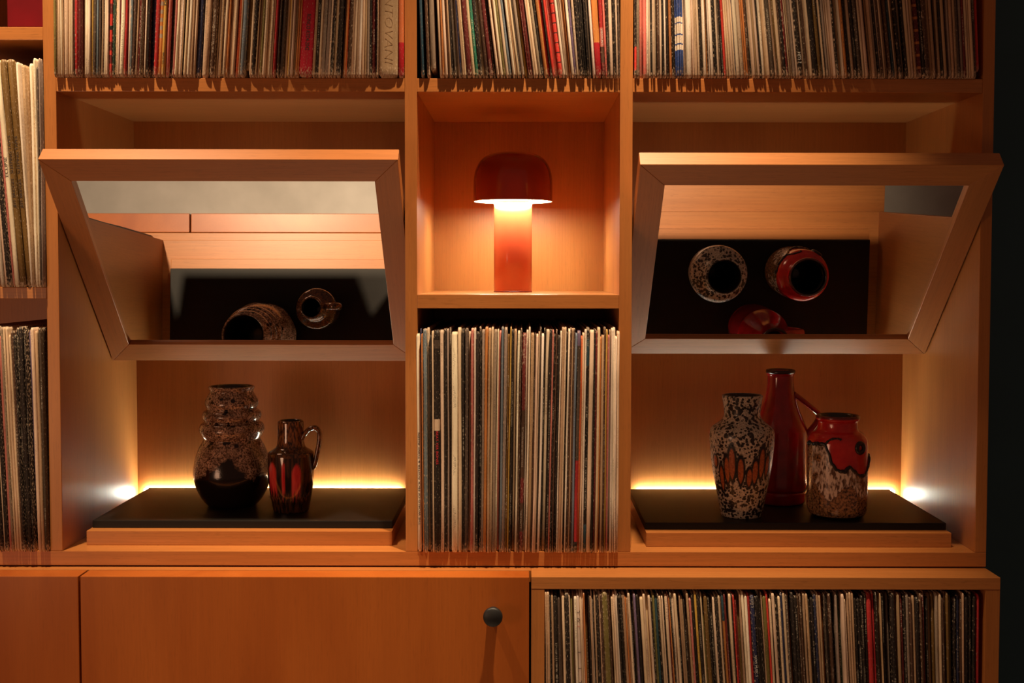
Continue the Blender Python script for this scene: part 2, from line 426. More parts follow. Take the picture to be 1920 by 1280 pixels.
# 1 the ribbed brown vase
def b1(m, nt, b, r, g, bl, vec):
    mott = tex(nt, vec, 'n', 420, 4); big = tex(nt, vec, 'n', 75, 4)
    c = ramp(nt, mott, [(0.40, (0.075, 0.032, 0.018)), (0.60, (0.66, 0.42, 0.28))])
    c = mixc(nt, ramp(nt, big, [(0.40, (0.55, 0.55, 0.55)), (0.62, (0, 0, 0))]), c, (0.05, 0.020, 0.010))
    sp = tex(nt, vec, 'v', 85)
    spots = math_(nt, 'MULTIPLY', math_(nt, 'LESS_THAN', sp, 0.30), g)
    c = mixc(nt, spots, c, (0.012, 0.007, 0.006))
    edge = math_(nt, 'MULTIPLY', math_(nt, 'SUBTRACT', math_(nt, 'ADD', r, math_(nt, 'MULTIPLY', math_(nt, 'SUBTRACT', tex(nt, vec, 'n', 130, 5), 0.5), 0.9)), 0.5), 5.0, True)
    c = mixc(nt, edge, c, (0.012, 0.006, 0.004))
    c = mixc(nt, bl, c, (0.012, 0.008, 0.006))
    nt.links.new(c, b.inputs['Base Color'])
    b.inputs['Roughness'].default_value = 0.16; b.inputs['Coat Weight'].default_value = 0.3
    bump(nt, b, mott, 0.25, 0.0006)
M_FAT = glaze_material('brown_lava_glaze', b1)
o1 = spline([(0.0340, 0.0), (0.0375, 0.0015), (0.0450, 0.0100), (0.0530, 0.0250), (0.0578, 0.0430), (0.0580, 0.0560), (0.0552, 0.0730), (0.0495, 0.0890), (0.0440, 0.0985),
             (0.0425, 0.1028), (0.0462, 0.1085), (0.0490, 0.1165), (0.0468, 0.1245), (0.0412, 0.1285), (0.0432, 0.1330), (0.0446, 0.1385), (0.0428, 0.1440),
             (0.0372, 0.1475), (0.0388, 0.1520), (0.0401, 0.1565), (0.0392, 0.1620), (0.0355, 0.1690), (0.0328, 0.1742), (0.0338, 0.1785), (0.0350, 0.1815)], 6)
no1, p1 = shell(o1, 0.0045, 0.02)
def col1(t, z, i):
    inside = 1.0 if i > len(no1) else 0.0
    zz = 0.056 + 0.009 * math.sin(3 * t + 1.0) + 0.006 * math.sin(7 * t) + (0.012 if abs(t + 0.1) < 0.35 else 0)
    low = min(1, max(0, 0.5 + (zz - z) / 0.022))
    belt = 1.0 if any(abs(z - q) < 0.0045 for q in (0.163, 0.147, 0.129, 0.098)) else 0.12
    return (low, belt, inside, 1)
v1 = link('ribbed_vase', lathe_mesh('ribbed_vase', p1, 128, col1), None, (-0.4490, 0.1720, -0.3605), M_FAT); v1.scale = (1.008,) * 3
prop(v1, 'tall round brown mottled vase with three ribs and a black glossy base', 'vase')

# 2 the small jug
def b2(m, nt, b, r, g, bl, vec):
    st = tex(nt, vec, 'n', 1, 4, (260, 260, 30))
    dark = ramp(nt, st, [(0.38, (0.010, 0.005, 0.003)), (0.64, (0.085, 0.032, 0.012))])
    red = ramp(nt, tex(nt, vec, 'n', 1, 3, (180, 180, 22)), [(0.35, (0.55, 0.010, 0.020)), (0.66, (0.85, 0.10, 0.085))])
    copper = ramp(nt, tex(nt, vec, 'n', 1, 5, (420, 420, 120)), [(0.42, (0.03, 0.012, 0.006)), (0.6, (0.42, 0.16, 0.05))])
    c = mixc(nt, r, dark, red)
    c = mixc(nt, math_(nt, 'MULTIPLY', g, 0.8), c, copper)
    c = mixc(nt, bl, c, (0.010, 0.006, 0.005))
    nt.links.new(c, b.inputs['Base Color'])
    b.inputs['Roughness'].default_value = 0.10; b.inputs['Coat Weight'].default_value = 0.5
M_JUG = glaze_material('dark_copper_glaze', b2)
o2 = spline([(0.0240, 0.0), (0.0262, 0.0012), (0.0280, 0.0100), (0.0312, 0.0280), (0.0336, 0.0480), (0.0344, 0.0680), (0.0344, 0.0815), (0.0338, 0.0865), (0.0318, 0.0895), (0.0262, 0.0928),
             (0.0222, 0.0958), (0.0205, 0.1000), (0.0196, 0.1060), (0.0193, 0.1180), (0.0192, 0.1290), (0.0190, 0.1335), (0.0180, 0.1350)], 5)
no2, p2 = shell(o2, 0.0035, 0.02)
def col2(t, z, i):
    if i > len(no2): return (0, 0, 1, 1)
    red = 0.0
    for s0, s1, zt, zb in ((-0.86, -0.46, 0.078, 0.026), (-0.24, -0.05, 0.080, 0.024), (0.22, 0.60, 0.076, 0.022)):
        a = math.sin(t)
        if abs(t) < math.pi / 2 and s0 < a < s1:
            m = 1 - abs((a - (s0 + s1) / 2) / ((s1 - s0) / 2)) ** 3
            top = zt - 0.012 * abs((a - (s0 + s1) / 2) / ((s1 - s0) / 2)) ** 2; bot = zb + 0.007 * math.sin(40 * a)
            if bot < z < top: red = max(red, min(1, m * 3) * min(1, (top - z) / 0.004) * min(1, (z - bot) / 0.008))
    fr = 0.0
    if abs(t) < 1.2: fr = max(0, 1 - abs(z - 0.024 - 0.003 * math.sin(23 * t)) / 0.006)
    return (red, max(fr, 0.75 if z > 0.098 else (0.3 if z > 0.084 else 0.0)), 0, 1)
jug = empty('jug', (-0.3490, 0.1265, -0.3605), 'small glossy dark jug with red drips and one handle', 'jug'); jug.scale = (1.008,) * 3
link('jug_body', lathe_mesh('jug_body', p2, 128, col2), jug, None, M_JUG)
hp = spline([(0.0180, -0.003, 0.1080), (0.0215, -0.003, 0.1160), (0.0290, -0.003, 0.1235), (0.0375, -0.003, 0.1250), (0.0432, -0.003, 0.1180), (0.0432, -0.003, 0.1060), (0.0400, -0.003, 0.0880), (0.0366, -0.003, 0.0720), (0.0325, -0.003, 0.0640)], 6)
h2 = sweep('handle', hp, 0.0036, 0.0058, 14)
at = h2.color_attributes.new('glaze', 'FLOAT_COLOR', 'POINT'); at.data.foreach_set('color', [0, 0.7, 0, 1] * len(h2.vertices))
link('handle', h2, jug, None, M_JUG)

# 3 the cratered grey vase with orange tongues
def b3(m, nt, b, r, g, bl, vec):
    vs = N(nt, 'ShaderNodeTexVoronoi'); vs.inputs['Scale'].default_value = 215; vs.feature = 'F1'
    wob = N(nt, 'ShaderNodeVectorMath', operation='ADD'); nz = N(nt, 'ShaderNodeTexNoise'); nz.inputs['Scale'].default_value = 120
    scl = N(nt, 'ShaderNodeVectorMath', operation='SCALE'); scl.inputs['Scale'].default_value = 0.006
    nt.links.new(vec, nz.inputs[0]); nt.links.new(nz.outputs['Color'], scl.inputs[0]); nt.links.new(vec, wob.inputs[0]); nt.links.new(scl.outputs[0], wob.inputs[1])
    nt.links.new(wob.outputs[0], vs.inputs['Vector'])
    size = tex(nt, vec, 'n', 60, 2)
    thr = math_(nt, 'MULTIPLY', size, 1.06)
    hole = math_(nt, 'MULTIPLY', math_(nt, 'SUBTRACT', thr, vs.outputs['Distance']), 9.0, True)
    grey = ramp(nt, tex(nt, vec, 'n', 500, 3), [(0.35, (0.36, 0.30, 0.23)), (0.65, (0.74, 0.64, 0.52))])
    c = mixc(nt, hole, grey, (0.022, 0.016, 0.014))
    c = mixc(nt, g, c, (0.012, 0.009, 0.008))
    org = ramp(nt, tex(nt, vec, 'n', 300, 3), [(0.35, (0.36, 0.085, 0.022)), (0.65, (0.56, 0.16, 0.045))])
    c = mixc(nt, r, c, org)
    c = mixc(nt, bl, c, (0.02, 0.015, 0.012))
    nt.links.new(c, b.inputs['Base Color'])
    b.inputs['Roughness'].default_value = 0.32; b.inputs['Coat Weight'].default_value = 0.2
    h = math_(nt, 'MULTIPLY', hole, -1.0)
    bump(nt, b, h, 0.6, 0.0012)
M_GREY = glaze_material('cratered_grey_glaze', b3)
o3 = spline([(0.0270, 0.0), (0.0295, 0.0015), (0.0318, 0.0110), (0.0356, 0.0310), (0.0395, 0.0510), (0.0430, 0.0710), (0.0454, 0.0910), (0.0470, 0.1090), (0.0473, 0.1200), (0.0460, 0.1270), (0.0425, 0.1318),
             (0.0352, 0.1370), (0.0298, 0.1418), (0.0266, 0.1480), (0.0263, 0.1540), (0.0272, 0.1620), (0.0286, 0.1700), (0.0296, 0.1775)], 12)
no3, p3 = shell(o3, 0.0042, 0.02)
OV = [(-0.93, 0.092, 0.074, 0.010), (-0.80, 0.078, 0.040, 0.0078), (-0.635, 0.092, 0.053, 0.0082), (-0.485, 0.106, 0.058, 0.0100), (-0.215, 0.091, 0.053, 0.0092), (0.080, 0.076, 0.049, 0.0082),
      (0.275, 0.088, 0.053, 0.0092), (0.490, 0.105, 0.061, 0.0096), (0.70, 0.094, 0.062, 0.0082), (0.86, 0.086, 0.058, 0.0080)]
OV = [(math.asin(max(-1, min(1, s))), a, b_, w) for s, a, b_, w in OV]
OV += [(1.75, 0.10, 0.06, 0.009), (2.05, 0.088, 0.05, 0.009), (2.35, 0.075, 0.045, 0.008), (2.65, 0.09, 0.055, 0.009), (2.95, 0.104, 0.06, 0.0096), (-1.75, 0.085, 0.05, 0.008), (-2.05, 0.1, 0.06, 0.009), (-2.4, 0.092, 0.055, 0.009), (-2.75, 0.078, 0.05, 0.008)]
def col3(t, z, i):
    if i > len(no3): return (0, 0, 1, 1)
    best = 9.0
    if 0.02 < z < 0.125:
        for tc_, zt, zb, w in OV:
            dx = (t - tc_) * 0.046 / (w / 2); dz = (z - (zt + zb) / 2) / ((zt - zb) / 2)
            if abs(dx) > 3 or abs(dz) > 1.6: continue
            d = (abs(dx) ** 1.8 + abs(dz) ** 2.6) ** 0.5
            best = min(best, d + max(0, -dz - 0.4) * abs(dx) * 0.5)
    o = min(1, max(0, (1.0 - best) / 0.16)); k_ = min(1, max(0, (1.62 - best) / 0.25))
    return (o, k_, 0, 1)
v3 = link('lava_vase', lathe_mesh('lava_vase', p3, 320, col3), None, (0.3262, 0.1000, -0.3612), M_GREY); v3.scale = (1.008,) * 3
prop(v3, 'grey cratered lava vase with a band of orange tongues outlined in black', 'vase')

# 4 the tall red bottle
M_RED = plain('deep_red_glaze', (0.33, 0.008, 0.012), 0.14, noise_amt=0.25, scale=45, coat=0.5)
M_REDRIM = plain('burnt_black_glaze', (0.035, 0.010, 0.008), 0.25)
bottle = empty('bottle_vase', (0.4050, 0.2020, -0.3612), 'tall red glazed bottle with a slanted handle behind the two lava vases', 'bottle'); bottle.scale = (1.008,) * 3
o4 = spline([(0.0340, 0.0), (0.0385, 0.0015), (0.0405, 0.0060), (0.0410, 0.0170), (0.0402, 0.0195), (0.0410, 0.0220), (0.0422, 0.0280), (0.0424, 0.0700), (0.0423, 0.1080), (0.0412, 0.1160), (0.0372, 0.1270),
             (0.0318, 0.1400), (0.0268, 0.1530), (0.0232, 0.1660), (0.0212, 0.1780), (0.0203, 0.1900), (0.0202, 0.1975), (0.0212, 0.2000), (0.0220, 0.2030), (0.0219, 0.2060)], 5)
no4, p4 = shell(o4, 0.0042, 0.03)
link('bottle_body', lathe_mesh('bottle_body', p4, 96), bottle, None, M_RED)
lip = lathe_mesh('bottle_lip', [(0.0198, 0.2015), (0.0221, 0.2020), (0.0227, 0.2045), (0.0222, 0.2072), (0.0200, 0.2078), (0.0182, 0.2066), (0.0180, 0.2030)], 96, closed=False)
prop(link('bottle_lip', lip, bottle, None, M_REDRIM), 'burnt black lip')
hp4 = [(0.0195, -0.004, 0.1700), (0.0260, -0.004, 0.1655), (0.0400, -0.004, 0.1545), (0.0530, -0.004, 0.1440), (0.0585, -0.004, 0.1385), (0.0592, -0.004, 0.1330), (0.0560, -0.004, 0.1260), (0.0490, -0.004, 0.1165), (0.0420, -0.004, 0.1080), (0.0390, -0.004, 0.1040)]
link('handle', sweep('handle', spline(hp4, 4), 0.0042, 0.0085, 16), bottle, None, M_RED)

# 5 the red and white lava vase
def b5(m, nt, b, r, g, bl, vec):
    st = tex(nt, vec, 'n', 1, 5, (260, 260, 110)); pat = tex(nt, vec, 'n', 42, 4)
    white = ramp(nt, st, [(0.40, (0.12, 0.06, 0.03)), (0.55, (0.80, 0.68, 0.57))])
    brown = ramp(nt, tex(nt, vec, 'n', 330, 5), [(0.36, (0.035, 0.016, 0.008)), (0.62, (0.42, 0.22, 0.10))])
    c = mixc(nt, ramp(nt, math_(nt, 'ADD', pat, math_(nt, 'MULTIPLY', math_(nt, 'SUBTRACT', g, 0.5), 0.5)), [(0.46, (0, 0, 0)), (0.56, (1, 1, 1))]), white, brown)
    red = ramp(nt, tex(nt, vec, 'n', 60, 3), [(0.3, (0.50, 0.008, 0.010)), (0.7, (0.70, 0.030, 0.020))])
    c = mixc(nt, r, c, red)
    c = mixc(nt, bl, c, (0.014, 0.010, 0.009))
    nt.links.new(c, b.inputs['Base Color'])
    b.inputs['Roughness'].default_value = 0.16; b.inputs['Coat Weight'].default_value = 0.4
    bump(nt, b, st, 0.3, 0.0008)
M_REDW = glaze_material('red_and_white_lava_glaze', b5)
o5 = spline([(0.0330, 0.0), (0.0372, 0.0015), (0.0412, 0.0055), (0.0434, 0.0130), (0.0438, 0.0260), (0.0437, 0.0560), (0.0436, 0.0850), (0.0434, 0.1060), (0.0422, 0.1150), (0.0372, 0.1225), (0.0308, 0.1268),
             (0.0291, 0.1310), (0.0287, 0.1370), (0.0291, 0.1400), (0.0311, 0.1425), (0.0318, 0.1455), (0.0315, 0.1480)], 8)
no5, p5 = shell(o5, 0.0042, 0.02)
BND = [(-1.00, 0.1085), (-0.66, 0.1110), (-0.56, 0.1020), (-0.50, 0.0960), (-0.44, 0.0850), (-0.28, 0.0735), (0.00, 0.0720), (0.14, 0.0795), (0.24, 0.0755), (0.44, 0.0665), (0.70, 0.0640), (0.90, 0.0760), (0.99, 0.0880), (1.0, 0.0900)]
def bnd(t):
    if abs(t) > math.pi / 2: return pl([(math.pi / 2, 0.09), (2.2, 0.07), (2.8, 0.1), (math.pi, 0.09)], t) if t > 0 else pl([(-math.pi, 0.09), (-2.6, 0.07), (-2.0, 0.1), (-math.pi / 2, 0.1085)], t)
    return pl(BND, math.sin(t))
def col5(t, z, i):
    if i > len(no5): return (0, 0, 1, 1)
    zb = bnd(t)
    red = min(1, max(0, (z - zb) / 0.0015 + 0.5))
    base = 1.0 if z < 0.004 else 0.0
    rim_ = min(1, max(0, (z - 0.1440) / 0.002))
    br = 0.9 if z < 0.040 + 0.012 * math.sin(5 * t + 1) else 0.30 + 0.3 * (math.sin(t * 3) > 0.5)
    return (red, br, max(base, rim_ * 0.8), 1)
vase5 = empty('lava_vase', (0.4690, 0.1030, -0.3612), 'red necked vase with white lava glaze and a black ring', 'vase'); vase5.scale = (1.006,) * 3
link('vase_body', lathe_mesh('vase_body', p5, 256, col5), vase5, None, M_REDW)
def rad5(z):
    for (r0, z0), (r1, z1) in zip(no5, no5[1:]):
        if z0 <= z <= z1 and z1 > z0: return r0 + (r1 - r0) * (z - z0) / (z1 - z0)
    return 0.043
def onv(t, z, e=0.0): return ((rad5(z) + e) * math.sin(t), -(rad5(z) + e) * math.cos(t), z)
M_RIDGE = plain('black_lava_ridge', (0.014, 0.010, 0.009), 0.3, noise_amt=0.4, scale=300)
ts = [-1.5 + 3.0 * i / 150 for i in range(151)]
def ridge(name, pts, r):
    me = sweep(name, pts, r, r, 8, Vector((0.2, 0.9, 0.35)), lambda u: 0.75 + 0.5 * mnoise.noise(Vector((u * 17, 1.3, 0))))
    return link(name, me, vase5, None, M_RIDGE)
ridge('glaze_ridge', [onv(t, bnd(t) + 0.0012 * math.sin(31 * t) * math.sin(13 * t + 1), 0.0004) for t in ts], 0.0034)
ridge('glaze_ridge', [onv(math.asin(s), z) for s, z in spline([(-0.62, 0.1100), (-0.55, 0.1150), (-0.42, 0.1185), (-0.22, 0.1190), (-0.14, 0.1175)], 8)], 0.0024)
cx, cz = math.asin(0.53), 0.1055
ring = [onv(cx + 0.0066 / 0.043 * math.cos(a), cz + 0.0066 * math.sin(a), 0.0002) for a in [2 * math.pi * i / 40 for i in range(41)]]
me = sweep('glaze_ring', ring, 0.0034, 0.0034, 10, Vector((0.3, 0.9, 0.3)))
prop(link('glaze_ring', me, vase5, None, M_RIDGE), 'raised black ring')

# ------------------------------------------------------------------ records
PAL = {  # sleeve colours
    'w': (0.88, 0.74, 0.60), 'c': (0.72, 0.53, 0.37), 't': (0.46, 0.29, 0.17), 'b': (0.085, 0.040, 0.022), 'k': (0.020, 0.013, 0.010), 'g': (0.32, 0.235, 0.18),
    'd': (0.085, 0.058, 0.042), 'r': (0.50, 0.030, 0.032), 'R': (0.66, 0.045, 0.032), 'm': (0.15, 0.018, 0.016), 'p': (0.58, 0.18, 0.15), 'o': (0.56, 0.20, 0.055),
    'O': (0.72, 0.15, 0.050), 'y': (0.62, 0.37, 0.075), 'n': (0.022, 0.026, 0.075), 'u': (0.16, 0.20, 0.24), 'U': (0.030, 0.075, 0.105), 'v': (0.16, 0.11, 0.19),
    'e': (0.022, 0.055, 0.035), 'l': (0.19, 0.15, 0.045), 'q': (0.030, 0.20, 0.12), 'z': (0.045, 0.085, 0.30), 'f': (0.90, 0.20, 0.17), 'x': (0.17, 0.090, 0.022)}
CNAME = {'w': 'white', 'c': 'cream', 't': 'tan', 'b': 'dark brown', 'k': 'black', 'g': 'grey', 'd': 'charcoal', 'r': 'red', 'R': 'bright red', 'm': 'maroon', 'p': 'pink',
         'o': 'orange brown', 'O': 'bright orange', 'y': 'yellow', 'n': 'navy', 'u': 'steel blue', 'U': 'teal', 'v': 'purple', 'e': 'dark green', 'l': 'olive', 'q': 'emerald green',
         'z': 'bright blue', 'f': 'coral pink', 'x': 'gold brown'}
WORN = {'K': 'k', 'W': 'w', 'B': 'b', 'G': 'g', 'C': 'c', 'M': 'm', 'N': 'n', 'T': 't', 'P': 'p', 'V': 'v', 'L': 'l', 'Q': 'u', 'S': 'r', 'E': 'e', 'D': 'd'}
#           token = colour letter + width in photo pixels; '.' is a dark gap; *name marks a sleeve with lettering
T1 = ("l7 t3.2 c4 w4.5 c6 c5 c5 m2 c3 C7 b3 S6@141 m6 t4.5 W6 w6*dots y4@170 d6.5 u4 d4.5 t4.5 b2 w5.5 w3.5 R5.5*blocks@202.6 E5.5 c3.5 w3.5 m1.5 w8.5@224.7 r4 w4.5 Q4.5 b6.5 t4 m4 b4 "
      "p4.5*short@265.3 w2.5 k5 N8 S8 o6*check y6*telstar@302 P6 k4 b4 p3.5 w4 c4 w3.5 k3.5 C4.5 w6 t4 C3.5 n9@363.6 C6 T7 k3 B8 c3 c5 b3 c3 c5 o4@423 t3 c4 c6.5 m1.5 O5@439.6 t3.5 Q7.5 x8*short@457 "
      "C5 K6.5 t2.5 t4 L5@485 c5 c5.5 c4.5 t3 r4.5@510 k3.5 d3 d7.5 c5*dots@530 y3.5 t3 c3.5 t4.5 o3 o3 !25*ronco@559.5 t4.5 k5 C6 G7 g5 c4.5 K4 T6 k7.5@629 g4 o3 O2.5@646.6 B6 t3.5 c4.3*dots t4.5 "
      "w4.7 c5.3 t3.3 g4.2 k4 M8.5*maroon@696 k2 t2.5 !37.5*mantovani@708.6 !11*orangered@746.7")
T2 = (".6 U5@790 .4 B4.5 .1 g9.5*short@807 .6 c5@824 o4 C5 w4 t3.5 k3 d4.5 c3.5 w3 n2 t4 c4.5 m8.5 c5.5 q6@891 K6.5 c4.5 b6 m7@917 k5.5 c4.5 t2.5 w4.5 l4.5@944 c5 u5 t2.5 w5 t3 c4 d3 g5.5 y6@984.5 "
      "m2 M8@993 c3.5 c6.5 G6 k5 o5@1020.5 r4 k2 R3.5 w5 R6.5*tiles@1048 w4.5 g3 C5 o2 w4.5 V3.5@1077 C4 K6.5@1086.7 k3.5 k4 k4 d3.5 .2 w4.5 !10.5*orangered2@1117 B6*viscount f3.5@1135.5 K4 C6 K4 c3 "
      "D3")
T3 = (".2 K3.5*redfoot G6 P5.5 f5.5@1206 W4.5 c4 k2 c2 c2.7 c2.7 b5 c4 k3.5 w5@1246 k5 o4@1256 K6 z4*bluebars@1267.5 z4*bluebars z4*bluebars z4*bluebars c2.5 g2 w11@1287.5 c3.5 c3 c3.2 c4 K6.5 w4 o3 "
      "b2 w3 w6 K6.5 c4.5 d3 k4 R4.5@1358 c5 c3 c4.5 c3 n1.5 w6.5 C7@1389 o3.5 o3.5 B4.5 k3 c4.5 t4.5 c4.5 k3 w4 w5 c4.5 d7.5@1445 t4 x4 c6 b2 k4.5 M4@1475.5 c3.5 T6 g3.5 c4 K7.5*hits@1498 c7@1506 "
      "b3 c3 C4 k9.5@1525 x5.5 k3 c2.5 k2 g3 c5 C5.5 c3.5 K3.5 T7 c2.5 o6@1584 k5.5 g2 t5 k6 D5@1610 b2 c4 c6.5 K4.5 t3 t3.5 c4.5 k3 c2.5 B4 c3.5 c6.5 b3.5 U5@1673 c2.5 t5 K5 c6 k3 c4 c4 t4 "
      "M10.5*stripes@1719 k5.5 B7.5 t5 t4 k5 t5 k3 t6 k4 g5 t4 t5.5 d4 g5.5 m5@1807 c4 c3 c4 D6 R4.5*short@1833 .4")
CC = ("w6.7*foster@783.5 n2 o2.6 Q6 c4.5 k3.5 c3 k9.3*bones@815 c6 k5 g2.7 d3.5 w11@846.5 c6 k5.5 d5.5 C4 P5 w3.3 k5.5 K3.5 G5 o5@906 T4 c3.5 g5.2 w2 p3.6 u4@935 G6 x4@946 y3 k4.5 t5.5 w5 B3 "
      "M7*mdark@972 w3.7 w3.3 T6 b2 c4 c2 d3 W4.5 k3 c6.5@1015 k4 P3.3 K3.3 b3 k5 w2.5 T5 c3 k3 w3.5 B3.4 t2.5 b3 u4.2@1070.5 r5.5*rband@1075 O3.5 c3.3 w3.2 k5*bluetag@1093 C8 k3.4 M3.3 c4.6 o3 t4.5 "
      "b3 y3.4@1131.7 p3 g3.3 w4 w4 w3.4 C4.5")
BB = (".3 k3 t3 T5 K4 t4 k8.5@1045.5 d5 c3.5 c5 K7@1069 c3.5 l3 c3 w4.5 w5*joy@1093.8 c4.5 c3 o3 x6.5@1111 k3 t3 c3 k2 t3.5 K6.5@1134 t2.5 B4.5 L9.5@1148.6 B4 t3 c3 c4.5 w4.5 k3 K5.5 t5.5 o2 t3 c4 "
      "k3.5 d2 v4@1213 k4.5 t2 c5.5 c4 c4.5 c4*dots k3 l4.5@1250 U5 K3 c4.5 c3 k3 c5.5 m2 o2.5 k2.5 c5 c5 K4.5 t2.5 T4.5 k3 b3 t4 P4 k5.5 y4.5@1331.8 k6 c3 l3 x7 k3.5 k5 c3.5 K6.5 c3.5 b2 "
      "o4.5*bluetop@1381.3 m3 k4 c4.5 k2 R3.3@1402 m3 x5 t3 w5.5@1418.5 w5.5 r4@1429.5 N8*nowmusic@1434 k4 k4 K4 t2 l6.5@1457 R3.5@1464 c3.5 k2 c5 K4.5 c4 n3.5@1490 c5 D4 o4 k6 k5 b3 b4 c2 t4 T4.5 "
      "k3.5 k5 N4.5@1549.8 t3.5 t2.5 o5@1563 d2.5 k3.5 b4.5 K4.5 k2 g4 E5.5 c5 c2 b2.5 t3 t3.5 t3.5 k5 k5 k5 k5 r10@1645 r4.5 k3 b2.5 t2.6 t2.6 k5 k5 g5 k8 o3 t5 m5@1703.8 k4 g4.5 b4 t4 k7 B4 M3.5 "
      "t3.5 k2.5 t7@1753.3 x5 g5 c4.5*dots b3 b3.5 x4.5 l6.5@1788.8 k5 n4.5@1801 b3 t3 k6 k5.5 k5 r8@1833 .6")
LA = ("c6 C7 w5 t4 c6 m4 w6 c5 g5 d3 c6 t5 w6.5 c5.5 K10 p3.5 w9*eclipse x10*tapes x10*tapes w4.5 T6.5 W5.5 w4 d2.5 g3")
LB = ("c6 k5 t5 C6 k4 w6 c5 b4 c5 k6 c3 k4 K4.5 p5.5 G3.5 c4 c5 c4.5 B4.5*orangetag K4.5 K4 k8 K4 V7 c7 T6 d5")

ROW = {  # x range, shelf z, front y, lean in degrees over 0..1 (positive: top to the right), visible height weight
    'T1': (T1, A1 + 0.0004, B0 - 0.0004, S1T, [(0, 0.3), (0.06, 0.6), (0.3, 3.0), (0.5, 4.0), (0.68, 3.6), (0.84, 3.2), (0.90, 1.0), (1, 0.0)], 148, 'shelf over the brown vase', 'red box', 'lamp'),
    'T2': (T2, B1 + 0.0004, C0 - 0.0004, S1T, [(0, -1.8), (0.12, -2.2), (0.35, -6.2), (0.6, -7.6), (0.72, -7.2), (0.8, -4.6), (0.88, -4.0), (1, -1.2)], 148, 'shelf over the lamp', 'cream box', 'red bottle'),
    'T3': (T3, C1 + 0.0004, D0 - 0.0008, S1T, [(0, -0.4), (0.1, -1.6), (0.17, -2.0), (0.3, -4.8), (0.45, -6.0), (0.6, -6.0), (0.75, -6.4), (0.9, -4.2), (1, -3.0)], 148, 'shelf over the red bottle', 'lamp', 'dark wall'),
    'CC': (CC, B1 + 0.0004, C0 - 0.0004, R0, [(0, -0.4), (0.2, 0.0), (0.4, 0.7), (0.6, 1.2), (0.8, 0.9), (1, 0.2)], 423, 'stack under the lamp', 'jug', 'red bottle'),
    'BB': (BB, 0.0308 + 0.0004, 0.6318 - 0.0008, CSH, [(0, -0.8), (0.1, -2.0), (0.2, -3.4), (0.35, -4.4), (0.6, -4.0), (0.8, -3.0), (0.92, -2.0), (1, -0.5)], 175, 'low cabinet row', 'black knob', 'dark wall'),
    'LA': (LA, -0.820, A0 - 0.0004, L2T, [(0, -4.4), (0.80, -4.2), (0.86, -2.2), (0.92, -0.8), (1, 0)], 425, 'stack holding the gold spines', 'far', 'mirror'),
    'LB': (LB, -0.806, A0 - 0.0004, R0, [(0, -2.2), (0.6, -2.2), (0.8, -1.6), (1, -0.9)], 425, 'stack below the gold spines', 'far', 'mirror')}
BAND = {  # painted bands along a spine: (from, to, colour) in metres above the bottom
    'blocks': [(0.018, 0.030, 'm'), (0.030, 0.036, 'R'), (0.036, 0.048, 'm'), (0.048, 0.064, 'R'), (0.064, 0.070, 'k'), (0.070, 0.086, 'R'), (0.086, 0.1, 'm')],
    'check': [(0.020 + 0.011 * i, 0.0255 + 0.011 * i, 'g') for i in range(3, 26)],
    'tiles': [(0.006 + 0.0135 * i, 0.0075 + 0.0135 * i, 'k') for i in range(1, 22)],
    'redfoot': [(0.010, 0.042, 'R')], 'bluetag': [(0.0, 0.040, 'U'), (0.262, 0.30, 'U')], 'rband': [(0.0, 0.016, 'k'), (0.130, 0.29, 'd'), (0.29, 0.315, 'v')],
    'bluetop': [(0.275, 0.315, 'U')], 'viscount': [(0.0, 0.02, 'm'), (0.042, 0.068, 'p'), (0.068, 0.32, 'r')], 'maroon': [],
    'stripes': [(0.012 + 0.017 * i, 0.0155 + 0.017 * i, 'o') for i in range(0, 7)] + [(0.120, 0.13, 'r')],
    'bluebars': [(0.038, 0.045, 'w'), (0.047, 0.058, 'w'), (0.060, 0.074, 'w'), (0.0755, 0.083, 'w')],
    'orangetag': [], 'bones': [(0.1715, 0.1875, 'c'), (0.286, 0.298, 'd')], 'mdark': [(0.03, 0.07, 'b'), (0.105, 0.20, 'b')]}
BOXES = {'ronco': ((0.40, 0.006, 0.022), 'thick red boxed record set lettered in black on the top shelf'),
         'mantovani': ((0.38, 0.25, 0.14), 'thick worn cream boxed record set with large lettering on the top shelf'),
         'orangered': ((0.62, 0.16, 0.05), 'orange boxed set with a red foot beside the thick cream box'),
         'orangered2': ((0.70, 0.26, 0.06), 'orange boxed set with a red foot among the records above the lamp')}
LP_D = 0.311
def sleeve_geo(t, h, depth, seed, rings, bow, wave=0.0005):
    """rounded-spine card sleeve: local x 0..t, y 0..depth, z 0..h -> verts, faces"""
    rnd = random.Random(seed)
    prof = [(0, depth), (0, min(0.0016, t * 0.35)), (t * 0.18, 0.0004), (t * 0.5, 0.0), (t * 0.82, 0.0004), (t, min(0.0016, t * 0.35)), (t, depth)]
    ph = rnd.random() * 10
    vs, fs = [], []
    for z in rings:
        u = z / h
        dx = bow * math.sin(u * 3.1 + ph) + 0.00022 * math.sin(u * 19 + ph * 3)
        dy = wave * math.sin(u * 9 + ph * 2)
        end = max(0, 1 - z / 0.004, 1 - (h - z) / 0.004)
        for j, (x, y) in enumerate(prof):
            fr = 1.0 if 0 < j < 6 else 0.0
            k = 1 - 0.20 * end * fr
            vs.append((t / 2 + (x - t / 2) * k + dx * fr, y + (dy + 0.0022 * end * end) * fr, z))
    n = len(prof)
    for i in range(len(rings) - 1):
        for j in range(n - 1):
            a = i * n + j; fs.append((a, a + 1, a + 1 + n, a + n))
        a = i * n; fs.append((a + n - 1, a, a + n, a + 2 * n - 1))
    fs.append(tuple(range(n - 1, -1, -1))); fs.append(tuple((len(rings) - 1) * n + j for j in range(n)))
    return vs, fs, n
def ink_for(c):
    l = sum(PAL[c])
    return (0.05, 0.035, 0.03) if l > 0.35 else (0.62, 0.54, 0.42)
